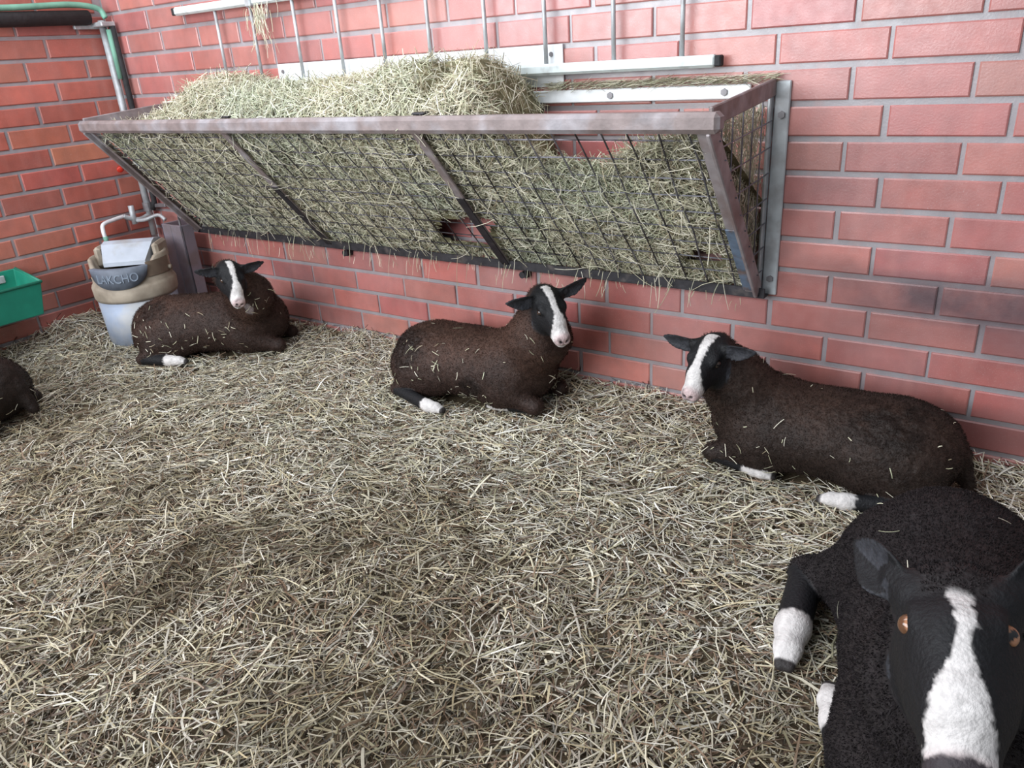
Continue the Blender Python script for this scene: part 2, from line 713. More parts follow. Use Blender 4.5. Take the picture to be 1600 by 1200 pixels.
def sheep(label, base, yaw, sc, head, F, E, hs, legs, ears, blaze, res, wool_rgb, tip_rgb, nfib, seed, neck_mid=None, bend=0.0, straw=60, straw_label='', trunk=1.0, flen=.0085, rump_drop=0.0, nose_dark=.2, crease=(), neck=1.0, white_muzzle=True, relief=1.0, iris=(.06, .035, .025), cap=False, eye_f=.020, eye_r=.0505, FL=.88, earlen=1.0, look=(.55, 1.0, .12), eye_u=.003, ear_f=-.045, spots=()):
    """base: body centre on the ground; yaw: heading of the trunk; head: point between the eyes;
    F: where the muzzle points; E: from the animal's right ear to its left or the reverse (only the axis matters)"""
    r = np.random.default_rng(seed)
    cy, sy = math.cos(yaw), math.sin(yaw)
    base = np.array(base, float)

    def B(x, y, z):
        # bend: the spine curls sideways towards the front and the rear
        y = y + bend * x * x
        return base + sc * np.array([cy * x - sy * y, sy * x + cy * y, z])
    bax = np.array([[cy, sy, 0], [-sy, cy, 0], [0, 0, 1.0]])
    f = Field()
    tw = trunk
    f.ell(B(0, 0, .165), bax, sc * np.array([.40, .195 * tw, .168]), .05)
    f.ell(B(-.24, 0, .16 - rump_drop), bax, sc * np.array([.185, .185 * tw, .165 - rump_drop * .4]), .05)
    f.ell(B(-.34, 0, .15 - rump_drop), bax, sc * np.array([.10, .13, .12]), .05)
    f.ell(B(.24, 0, .175), bax, sc * np.array([.19, .165 * tw, .172]), .05)
    f.ell(B(.36, 0, .18), bax, sc * np.array([.10, .11, .125]), .05)
    for s in (1, -1):
        f.ell(B(-.22, s * .135 * tw, .12), bax, sc * np.array([.18, .085, .13]), .04)       # thigh
        f.ell(B(.24, s * .115 * tw, .13), bax, sc * np.array([.13, .075, .12]), .04)        # shoulder
    f.cone(B(-.43, 0, .15), B(-.47, 0, .05), .035 * sc, .025 * sc, .03)                  # tail
    # legs
    feet = []
    for kind, pts, rad in legs:
        P = [B(*p) for p in pts]
        R = [x * sc for x in rad]
        f.cone(P[0], P[1], R[0], R[1], .03 * sc, 'wool' if kind[0] != 'S' else 'leg')
        for i in range(1, len(P) - 1):
            f.cone(P[i], P[i + 1], R[i], R[i + 1], .012 * sc, 'leg')
        # cleft hoof at the end
        d = norm(P[-1] - P[-2])
        side = norm(np.cross(d, [0, 0, 1.0]))
        for q in (1, -1):
            f.cone(P[-1] + side * q * .010 * sc, P[-1] + d * .042 * sc + side * q * .009 * sc - np.array([0, 0, .006]), .020 * sc, .012 * sc, .010, 'leg')
        feet.append((P[-2], P[-1], d))
    # head frame
    F = norm(F)
    E = norm(np.array(E) - F * (F @ np.array(E)))
    U = np.cross(E, F)
    if U[2] < 0:
        U = -U
    Hd = np.array(head, float)

    def A(fw, rt, up):
        return Hd + hs * (F * (fw * FL if fw > 0 else fw) + E * rt + U * up)
    hax = np.stack([F, E, U])

    def hx(v):
        return hs * np.array(v)
    g = 'face'
    if cap:
        f.ell(A(-.022, 0, -.005), hax, hx([.062, .058, .058]), .02 * hs, g)
    else:
        f.ell(A(-.035, 0, -.005), hax, hx([.072, .058, .058]), .02 * hs, g)
    f.cone(A(-.02, 0, .012), A(.085, 0, -.006), .046 * hs, .042 * hs, .02 * hs, g)
    f.cone(A(.06, 0, -.004), A(.150, 0, -.028), .037 * hs, .027 * hs, .02 * hs, g)
    f.cone(A(-.02, 0, -.060), A(.135, 0, -.052), .040 * hs, .022 * hs, .03 * hs, g)
    for s in (1, -1):
        f.ell(A(.005, s * .034, -.045), hax, hx([.062, .028, .045]), .03 * hs, g)      # cheek
        f.ell(A(eye_f - .002, s * (eye_r - .0065), eye_u + .015), hax, hx([.030, .020, .018]) * (.6 if cap else 1), .016 * hs, g)      # brow
        f.ell(A(.100, s * .020, -.042), hax, hx([.055, .018, .028]), .02 * hs, g)
        f.ell(A(.165, s * .016, -.040), hax, hx([.026, .018, .026]), .012 * hs, g)     # nostril wing
    f.ell(A(.163, 0, -.036), hax, hx([.030, .028, .030]), .015 * hs, g)
    f.ell(A(.158, 0, -.066), hax, hx([.028, .024, .014]), .008 * hs, g)               # lower lip
    for s in (1, -1):
        f.ell(A(.192, s * .013, -.031), norm(np.stack([F, E * 1.0 + U * .7 * s, U * 1.0 - E * .7 * s])), hx([.014, .010, .0045]), .005 * hs, g, cut=True)
        f.ell(A(eye_f, s * (eye_r + .0115), eye_u + (.008 if cap else 0)), hax, hx([.018, .012, .0135]), .010 * hs, g, cut=True)
    f.ell(A(.186, 0, -.056), hax, hx([.024, .030, .0028]), .004 * hs, g, cut=True)
    f.ell(A(.196, 0, -.043), hax, hx([.010, .0018, .012]), .004 * hs, g, cut=True)
    # ears: each given by its own outward direction in head axes
    for s, (ef, er, eu, roll) in zip((1, -1), ears):
        d = norm(F * ef + E * er * s + U * eu)
        nrm = norm(F * math.cos(roll) + U * math.sin(roll))
        nrm = norm(nrm - d * (nrm @ d))
        wv = np.cross(nrm, d)
        f.cone(A(ear_f, s * .045, .018), A(ear_f, s * .045, .018) + d * .035 * hs, .021 * hs, .015 * hs, .016 * hs, g)
        f.ear(A(ear_f, s * .045, .018) + d * .022 * hs, np.stack([d, wv, nrm]), .118 * hs * earlen, .027 * hs, .0045 * hs, .012 * hs, g, bend=-.06)
    if cap:
        f.ell(A(-.088, 0, .004), hax, hx([.045, .056, .046]), .02 * hs, 'wool')
    # neck
    nb = A(-.075, 0, -.052)
    n0 = B(.25, 0, .19)
    nm = np.array(neck_mid, float) if neck_mid is not None else (nb + n0) / 2 - F * .02 + np.array([0, 0, .0])
    f.chain([n0, nm, nb], [.145 * sc, .115 * sc * neck, .070 * hs], .05)
    V, Q = f.mesh(res)
    N = vnormals(V, Q)
    dw = f.group(V, 'wool')
    df = f.group(V, 'face')
    dl = f.group(V, 'leg')
    L = (V - Hd) @ hax.T / hs          # head coordinates
    L[:, 0] = np.where(L[:, 0] > 0, L[:, 0] / FL, L[:, 0])
    wob = fbm(V, 55, seed) * .012
    face = smooth(-.010, .010, dw - df + wob * .5) * (df < .03)
    leg = (dl < dw - .002) & (dl < .02) & (df > .02)
    wool = np.clip(1 - face, 0, 1) * (~leg)
    # wool relief
    rel = fbm(V, 38, seed + 3, 3) * .55 + np.abs(noise(V * [1, 1, .8], 75, seed + 9)) * .6 + noise(V, 14, seed + 5) * .5
    amp = .0052 * sc * relief
    dark = np.zeros(len(V))
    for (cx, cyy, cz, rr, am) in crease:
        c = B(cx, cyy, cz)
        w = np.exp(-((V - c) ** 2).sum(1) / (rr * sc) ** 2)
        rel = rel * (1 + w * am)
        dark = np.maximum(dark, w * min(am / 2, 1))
    V = V + N * (wool * amp * rel)[:, None]
    N = vnormals(V, Q)
    # colours of the coat
    c = np.zeros_like(V)
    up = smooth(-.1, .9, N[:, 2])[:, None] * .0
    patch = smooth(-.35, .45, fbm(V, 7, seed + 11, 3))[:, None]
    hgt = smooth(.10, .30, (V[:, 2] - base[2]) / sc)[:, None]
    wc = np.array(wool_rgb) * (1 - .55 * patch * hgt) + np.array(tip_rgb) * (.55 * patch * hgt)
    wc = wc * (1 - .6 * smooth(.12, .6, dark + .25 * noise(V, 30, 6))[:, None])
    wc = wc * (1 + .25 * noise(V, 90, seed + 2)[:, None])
    fc = np.array([.0062, .0062, .0078])
    c[:] = wc
    c = c * (1 - face[:, None]) + fc * face[:, None]
    c[leg] = fc * 1.1
    fl = L[:, 0]
    bw = np.interp(fl, [b[0] for b in blaze], [b[1] for b in blaze])
    bc = np.interp(fl, [b[0] for b in blaze], [b[2] for b in blaze])
    wb = fbm(L, 110, seed + 21) * .006
    top = smooth(-.5, -.15, N @ U + .4 * smooth(.11, .15, fl))
    muz = smooth(.128, .142, fl + wb) * (1.0 if white_muzzle else 0.0)
    bl = np.maximum(smooth(.002, -.002, np.abs(L[:, 1] - bc) - bw + wb) * (N @ (U * .8 + F * .6) > .05) * (L[:, 2] > -.035), muz * (L[:, 2] > -.085))
    bl = bl * face * (L[:, 0] > (-.068 if cap else -.085)) * (np.abs(L[:, 1]) < .06)
    white = np.array([.60, .57, .56])
    pink = np.array([.50, .34, .34])
    pm = smooth(.150, .185, fl)[:, None] * smooth(-.062, -.04, L[:, 2])[:, None] * .75
    wc2 = white * (1 - pm) + pink * pm
    wc2 = wc2 * (1 + .10 * noise(L, 160, seed + 4)[:, None])
    c = c * (1 - bl[:, None]) + wc2 * bl[:, None]
    # dark blotches round the nostrils and in the mouth line
    blot = smooth(nose_dark, nose_dark + .25, noise(L, 45, seed + 31)) * smooth(.165, .18, fl)
    for s in (1, -1):
        dn = np.linalg.norm((L - np.array([.184, s * .013, -.034])) / np.array([1, 1.2, .8]), axis=1)
        blot = np.maximum(blot * .8, smooth(.014, .006, dn))
    ml = smooth(.0045, .001, np.abs(L[:, 2] + .056)) * smooth(.15, .17, fl)
    if not white_muzzle:
        blot = np.maximum(blot, smooth(.162, .172, fl + wb))
    blot = np.maximum(blot, ml * .8) * (face > .5)
    c = c * (1 - blot[:, None]) + np.array([.035, .028, .032]) * blot[:, None]
    # inner ears slightly bluish grey
    inear = (np.abs(L[:, 1]) > .075) & (face > .5) & ((N @ F) > .35)
    c[inear] = np.array([.022, .023, .028]) * (1 + .8 * np.abs(noise(V[inear] * [1, 1, 1], 150, 3)))[:, None]
    for (q, rr) in spots:
        w = smooth(1.15, .75, np.linalg.norm((V - np.array(q)) * [1, 1, .55], axis=1) / rr + .35 * noise(V, 70, 9))[:, None]
        c = c * (1 - w * .8) + np.array([.26, .22, .22]) * w * .8
    # white feet with dark hooves
    for a, b, d in feet:
        t = (V - b) @ d
        near = (dl < .02) & (df > .03) & (np.linalg.norm(V - (a * .3 + b * .7), axis=1) < .11 * sc)
        wgt = smooth(-.085 * sc, -.07 * sc, t + wb * 2) * near * leg
        c = c * (1 - wgt[:, None]) + white * 1.0 * wgt[:, None]
        hoof = smooth(.034 * sc, .040 * sc, t) * near * leg
        c = c * (1 - hoof[:, None]) + np.array([.035, .03, .03]) * hoof[:, None]
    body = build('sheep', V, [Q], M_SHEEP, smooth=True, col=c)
    tag(body, label, 'sheep', 'dark woolly sheep resting on the straw')
    # fleece fibres
    fw = wool[Q].mean(1)
    ar = np.linalg.norm(np.cross(V[Q[:, 2]] - V[Q[:, 0]], V[Q[:, 3]] - V[Q[:, 1]]), axis=1) * .5 * (fw > .6) * (V[Q].mean(1)[:, 2] > .02)
    pick = r.choice(len(Q), nfib, p=ar / ar.sum())
    u, v = r.random((2, nfib, 1))
    q = V[Q[pick]]
    P = (q[:, 0] * (1 - u) + q[:, 1] * u) * (1 - v) + (q[:, 3] * (1 - u) + q[:, 2] * u) * v
    n = N[Q[pick, 0]]
    tdir = norm(np.cross(n, r.normal(size=(nfib, 3))))
    comb = noise(P, 22, seed + 8)[:, None] * np.cross(n, [0, 0, 1.0]) * .8 + np.array([0, 0, -.35])
    d = norm(n + tdir * r.random((nfib, 1)) * .9 + comb * .6)
    ln = flen * sc * r.uniform(.6, 1.3, (nfib, 1))
    wd = .0008 * sc * r.uniform(.7, 1.3, (nfib, 1))
    side = norm(np.cross(d, r.normal(size=(nfib, 3))))
    mid = P + d * ln * .55
    tip = P + d * ln + tdir * ln * .45
    FV = np.stack([P - side * wd - n * .002, P + side * wd - n * .002, mid + side * wd * .8, mid - side * wd * .8, tip], 1).reshape(-1, 3)
    i0 = (np.arange(nfib) * 5)[:, None]
    FQ = i0 + np.array([0, 1, 2, 3])
    FT = i0 + np.array([3, 2, 4])
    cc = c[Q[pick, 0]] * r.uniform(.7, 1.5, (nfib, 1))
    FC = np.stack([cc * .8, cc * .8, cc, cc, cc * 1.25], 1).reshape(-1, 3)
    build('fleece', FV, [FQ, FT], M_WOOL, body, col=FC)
    # eyes
    for s in (1, -1):
        ec = A(eye_f, s * eye_r, eye_u)
        m = 18
        th = np.linspace(0, np.pi, m)
        ph = np.linspace(0, 2 * np.pi, 25)[:-1]
        look = norm(E * s * look[1] + F * look[0] + U * look[2])
        lz = norm(U - look * (U @ look))
        lx = np.cross(lz, look)
        D = np.array([[math.cos(t), math.sin(t) * math.cos(p), math.sin(t) * math.sin(p)] for t in th for p in ph])
        EV = ec + hs * (.0138 if cap else .0155) * (D[:, :1] * look + D[:, 1:2] * lx + D[:, 2:] * lz)
        EQ = [[i * 24 + j, i * 24 + (j + 1) % 24, (i + 1) * 24 + (j + 1) % 24, (i + 1) * 24 + j] for i in range(m - 1) for j in range(24)]
        ca = D[:, 0]
        pup = (np.abs(D[:, 1]) < .58) & (np.abs(D[:, 2]) < .32) & (ca > 0)
        eyc = np.where((ca > .58)[:, None], np.array(iris), np.array(iris) * .3)
        eyc[pup] = (.004, .004, .006)
        build('eye', EV, [np.array(EQ)], M_EYE, body, smooth=True, col=eyc)
    # bits of straw caught in the wool
    if straw:
        cen = V[Q].mean(1)
        w = ar * smooth(-.3, .4, noise(cen, 6, seed + 40)) ** 2
        w = w * (.25 + smooth(.30 * sc, .02, cen[:, 2]))
        w = w + ar * .05
        pk = r.choice(len(Q), straw, p=w / w.sum())
        SV, SQ, SC = strands(cen[pk] + N[Q[pk, 0]] * .008, N[Q[pk, 0]], r, .010, .045, .0007, .0014, PAL_HAY, tilt=.25)
        o = build('straw_bits', SV, SQ, M_STRAW, col=SC)
        tag(o, straw_label, 'straw', kind='stuff')
    return body


# ------------------------------------------------------------------ straw strands
PAL_BED = np.array([[.60, .57, .47], [.52, .48, .36], [.45, .39, .26], [.34, .32, .22], [.43, .41, .36], [.25, .175, .12], [.15, .11, .085], [.68, .66, .60]])
PRB_BED = np.array([.14, .15, .12, .12, .17, .14, .10, .08])
PAL_HAY = np.array([[.68, .64, .49], [.60, .57, .41], [.50, .49, .33], [.40, .41, .28], [.58, .55, .44], [.36, .30, .20], [.76, .72, .59]])


def strands(P, N, r, l0, l1, w0, w1, pal, prob=None, tilt=.15, mult=None, dirs=None, curve=.25):
    n = len(P)
    prob = prob if prob is not None else np.full(len(pal), 1 / len(pal))
    t = norm(np.cross(N, r.normal(size=(n, 3)))) if dirs is None else dirs
    d = norm(t + N * r.normal(0, tilt, (n, 1)))
    s = norm(np.cross(d, N))
    nn = np.cross(s, d)
    ln = (l0 + (l1 - l0) * r.random((n, 1)) ** 1.8)
    wd = r.uniform(w0, w1, (n, 1))
    tw = r.uniform(0, 2 * np.pi, (n, 1))
    bend = s * r.normal(0, curve, (n, 1)) + nn * r.normal(0, curve * .5, (n, 1)) - N * np.abs(r.normal(0, curve * .3, (n, 1)))
    rings = []
    m = 4
    for i in range(m):
        u = i / (m - 1) - .5
        c = P + d * ln * u + bend * ln * (u * u - .08)
        for k in range(3):
            a = tw + k * 2 * np.pi / 3
            rings.append(c + wd * (np.cos(a) * s * 1.15 + np.sin(a) * nn * .55) * (1.0 if 0 < i < m - 1 else .8))
    V = np.stack(rings, 1).reshape(-1, 3)
    i0 = (np.arange(n) * 3 * m)[:, None]
    Q = []
    for i in range(m - 1):
        for k in range(3):
            k2 = (k + 1) % 3
            Q.append(i0 + np.array([i * 3 + k, i * 3 + k2, i * 3 + 3 + k2, i * 3 + 3 + k]))
    Q = np.concatenate(Q)
    T = np.concatenate([i0 + np.array([0, 2, 1]), i0 + np.array([3 * m - 3, 3 * m - 2, 3 * m - 1])])
    col = pal[r.choice(len(pal), n, p=prob / prob.sum())] * r.uniform(.82, 1.15, (n, 1))
    if mult is not None:
        col = col * mult
    return V, [Q, T], np.repeat(col, 3 * m, 0)


def ground(P):
    P = np.asarray(P, float)
    x, y = P[:, 0], P[:, 1]
    h = .030 * fbm(P[:, :2], 3.1, 5, 3) + .016 * fbm(P[:, :2], 9, 8, 2)
    h += .055 * np.exp(y / .12) + .06 * np.exp(-x / .16) + .05 * np.exp(-((x - .17) ** 2 + (y + .58) ** 2) / .03)
    return h - .012


def sheep_mask(P):
    """1 inside the footprints of the animals, where no straw is scattered"""
    x, y = P[:, 0], P[:, 1]
    m = np.zeros(len(P), bool)
    for (cx, cy, a, rx, ry) in FOOT:
        dx, dy = x - cx, y - cy
        u = dx * math.cos(a) + dy * math.sin(a)
        v = -dx * math.sin(a) + dy * math.cos(a)
        m |= (u / rx) ** 2 + (v / ry) ** 2 < 1
    return m


FOOT = [(.96, -.40, .55, .30, .11), (2.43, -.235, .0, .30, .11), (3.80, -.225, 3.2, .29, .11), (4.21, -1.09, -1.40, .36, .14), (.60, -1.53, -2.53, .28, .11), (.28, -.45, 0, .1, .1)]


def bedding(n=125000):
    r = np.random.default_rng(21)
    # trodden base
    nx, ny = 300, 150
    gx = np.linspace(.0, 5.0, nx)
    gy = np.linspace(-2.6, -.001, ny)
    G = np.stack(np.meshgrid(gx, gy, indexing='ij'), -1).reshape(-1, 2)
    z = ground(G) - .012
    V = np.concatenate([G, z[:, None]], 1)
    ix = np.arange(nx * ny).reshape(nx, ny)
    Q = np.stack([ix[:-1, :-1], ix[1:, :-1], ix[1:, 1:], ix[:-1, 1:]], -1).reshape(-1, 4)
    base_c = np.array([.10, .075, .048]) * (1 + .4 * fbm(G, 14, 3)[:, None])
    # skirt to the floor
    # strands
    poly = np.array([(-.1, -1.25), (.75, -1.65), (2.4, -2.45), (3.1, -2.45), (4.9, -1.2), (4.9, 0), (-.1, 0)])
    P = np.empty((0, 2))
    while len(P) < n:
        c = r.random((n, 2)) * [4.85, 2.5] + [.005, -2.5]
        # keep what the pen shows
        ins = np.zeros(len(c), bool)
        j = len(poly) - 1
        for i in range(len(poly)):
            yi, yj = poly[i, 1], poly[j, 1]
            cr = ((yi > c[:, 1]) != (yj > c[:, 1]))
            xs = (poly[j, 0] - poly[i, 0]) * (c[:, 1] - yi) / (yj - yi + 1e-12) + poly[i, 0]
            ins ^= cr & (c[:, 0] < xs)
            j = i
        c = c[ins & ~sheep_mask(c) & (fbm(c, 6.5, 55, 3) + .25 * noise(c, 30, 56) < .42 + .25 * r.random(len(c)))]
        P = np.concatenate([P, c])
    P = P[:n]
    e = .01
    h = ground(P)
    hx = (ground(P + [e, 0]) - h) / e
    hy = (ground(P + [0, e]) - h) / e
    N = norm(np.stack([-hx, -hy, np.ones(n)], 1))
    layer = r.random(n)
    zz = h + (layer - .6) * .036
    P3 = np.concatenate([P, zz[:, None]], 1)
    wet = smooth(-.15, .45, fbm(P, 4.5, 77, 3)) * smooth(-.3, -1.5, P[:, 1])
    near_wall = smooth(-.9, -.25, P[:, 1]) * smooth(.8, 2.2, P[:, 0])  # paler straw towards the back wall, away from the left corner
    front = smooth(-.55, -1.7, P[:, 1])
    mult = (1.06 - .48 * wet + .20 * near_wall - .16 * front)[:, None] * np.array([1, 1, 1.0]) * (np.where(layer < .45, .42, np.where(layer > .85, 1.15, .92)))[:, None]
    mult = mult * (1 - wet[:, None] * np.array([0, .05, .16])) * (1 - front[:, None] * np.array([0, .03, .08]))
    # local combing so that neighbouring stalks run together
    ang = fbm(P, 2.3, 99, 2) * 4 + r.normal(0, 1.0, n)
    dirs = np.stack([np.cos(ang), np.sin(ang), np.zeros(n)], 1)
    dirs = norm(dirs - N * (dirs * N).sum(1, keepdims=True))
    SV, SQ, SC = strands(P3, N, r, np.where(r.random((n, 1)) < .4, .006, .02), np.where(r.random((n, 1)) < .5, .055, .17), .0007, np.where(r.random((n, 1)) < .14, .0034, .0021), PAL_BED, PRB_BED, tilt=.12, mult=mult, dirs=dirs, curve=.25)
    SV[:, 1] = np.minimum(SV[:, 1], -.002)
    SV[:, 0] = np.maximum(SV[:, 0], .002)
    k = len(V)
    Vall = np.concatenate([V, SV])
    o = build('straw_bedding', Vall, [Q, SQ[0] + k, SQ[1] + k], [M_DUNG, M_STRAW],
              fm=np.concatenate([np.zeros(len(Q)), np.ones(len(SQ[0]) + len(SQ[1]))]), col=np.concatenate([base_c, SC]))
    tag(o, 'thick layer of loose pale straw bedding covering the pen floor', 'straw', kind='stuff')


bedding()

# ------------------------------------------------------------------ hay rack on the back wall
XL, XR = .50, 3.49
ZB = .468
FT = np.array([0, -.51, 1.05])       # front top rail line
FB = np.array([0, -.03, .470])       # bottom line


def gp(x, v, off=0.0):
    """point on the sloping grid; off = inwards"""
    s = FT - FB
    n = norm(np.array([0, s[2], -s[1]]))   # inward and up
    return np.array([x, 0, 0]) + FB + s * v + n * off


GN = norm(np.array([0, (FT - FB)[2], -(FT - FB)[1]]))
rack = thing('hay_rack', 'long wall-mounted hay rack of brown steel bars and wire grid, filled with hay', 'hay rack', (2.0, -.03, ZB))
MB().box((2.0, -.51, 1.05), (XR - XL + .05, .052, .052), None, .012).obj('top_rail', M_RUST, rack)
b = MB().box((2.0, -.030, ZB - .002), (XR - XL + .04, .040, .006), None, .002)
b.box((2.0, -.052, ZB + .012), (XR - XL + .04, .006, .034), None, .002)
b.obj('bottom_rail', M_BLACK, rack)
MB().box((1.95, -.012, 1.088), (2.94, .010, .042), None, .003).obj('back_rail', M_WHITE, rack)
for x in (1.5, 2.5):
    m = MB().bar(gp(x, .02, -.006), gp(x, .98, -.006), .036, .010, GN)
    o = m.obj('divider', M_RUST, rack)
    m = MB().bar(gp(x, .02, -.012), gp(x, .55, -.012), .037, .004, GN)
    tag(m.obj('lower_divider', M_BLACK, rack), 'blackened lower half of the divider')
    m = MB().bar((x + .01, -.49, 1.080), (x + .01, -.02, 1.094), .055, .008)
    m.obj('brace', M_BLACK, rack)
for x, tone in ((XL, M_RUST), (XR, M_RUST)):
    b = MB().bar(gp(x, .03, -.004), gp(x, .985, -.004), .012, .055, GN)
    b.bar(gp(x - .018 * np.sign(x - 2), .03, -.008), gp(x - .018 * np.sign(x - 2), .985, -.008), .045 if x > 2 else .018, .008, GN)
    b.obj('end_bar', M_WORN if x > 2 else tone, rack)
    MB().bar((x, -.51, 1.062), (x, -.012, 1.098), .012, .050).obj('side_bar', M_RUST, rack)
# blue-painted lower half of the right end bar
b = MB().bar(gp(XR - .018, .05, -.014), gp(XR - .018, .46, -.014), .047, .006, GN)
tag(b.obj('painted_plate', M_BLUE, rack), 'blue-grey painted lower half of the end bar')
pl = MB().box((3.514, -.006, .790), (.046, .010, .650), None, .003).obj('wall_plate', M_GALV, rack)
for z in (1.02, .52):
    b = MB().tube([(3.516, -.010, z), (3.516, -.020, z)], .011, 6)
    b.obj('bolt', M_BOLT, pl)
MB().box((.475, -.006, .790), (.040, .010, .640), None, .003).obj('wall_plate', M_GALV, rack)
MB().box((3.484, -.02, .785), (.010, .034, .640), None, .003).obj('end_upright', M_GALV, rack)
for x in (1.0, 1.58, 2.53, 3.2):
    pass
for x in (1.57, 2.56):
    MB().tube([(x, -.002, .437), (x, -.035, .437)], .014, 8).box((x + .02, -.02, .447), (.008, .04, .04), None, .002).obj('fixing_bolt', M_BLACK, rack)
for x in (2.95, 3.34):
    MB().tube([(x, -.012, 1.088), (x, -.024, 1.088)], .011, 6).obj('bolt', M_BOLT, rack)
# wire panels
for p, (xa, xb) in enumerate(((.50, 1.5), (1.5, 2.5), (2.5, 3.5))):
    g = MB()
    nw = 12
    for i in range(1, nw):
        x = xa + (xb - xa) * i / nw
        w = rng.normal(0, .004, 6)
        g.tube([gp(x + w[j], .01 + .98 * j / 5, .002 + .3 * w[5 - j] * (0 < j < 5)) for j in range(6)], .0026, 6)
    for i in range(1, 10):
        v = i / 10.3 + .03
        w = rng.normal(0, .003, 7)
        g.tube([gp(xa + (xb - xa) * j / 6, v + w[j] * .6, .008) for j in range(7)], .0023, 6)
    g.obj('wire_grid', M_WIRE, rack)
# wire on the two triangular ends
for x in (XL, XR):
    g = MB()
    for i in range(1, 8):
        v = i / 8
        q = gp(x, v)
        g.tube([q, (x, -.02, q[2] + .03 * v)], .0023, 6)
    for i in range(1, 6):
        y = -.03 - .48 * i / 6
        v = (i / 6)
        q = gp(x, v)
        g.tube([q, (x, y, 1.05 + .03 * (1 - i / 6))], .0023, 6)
    g.obj('end_grid', M_WIRE, rack)


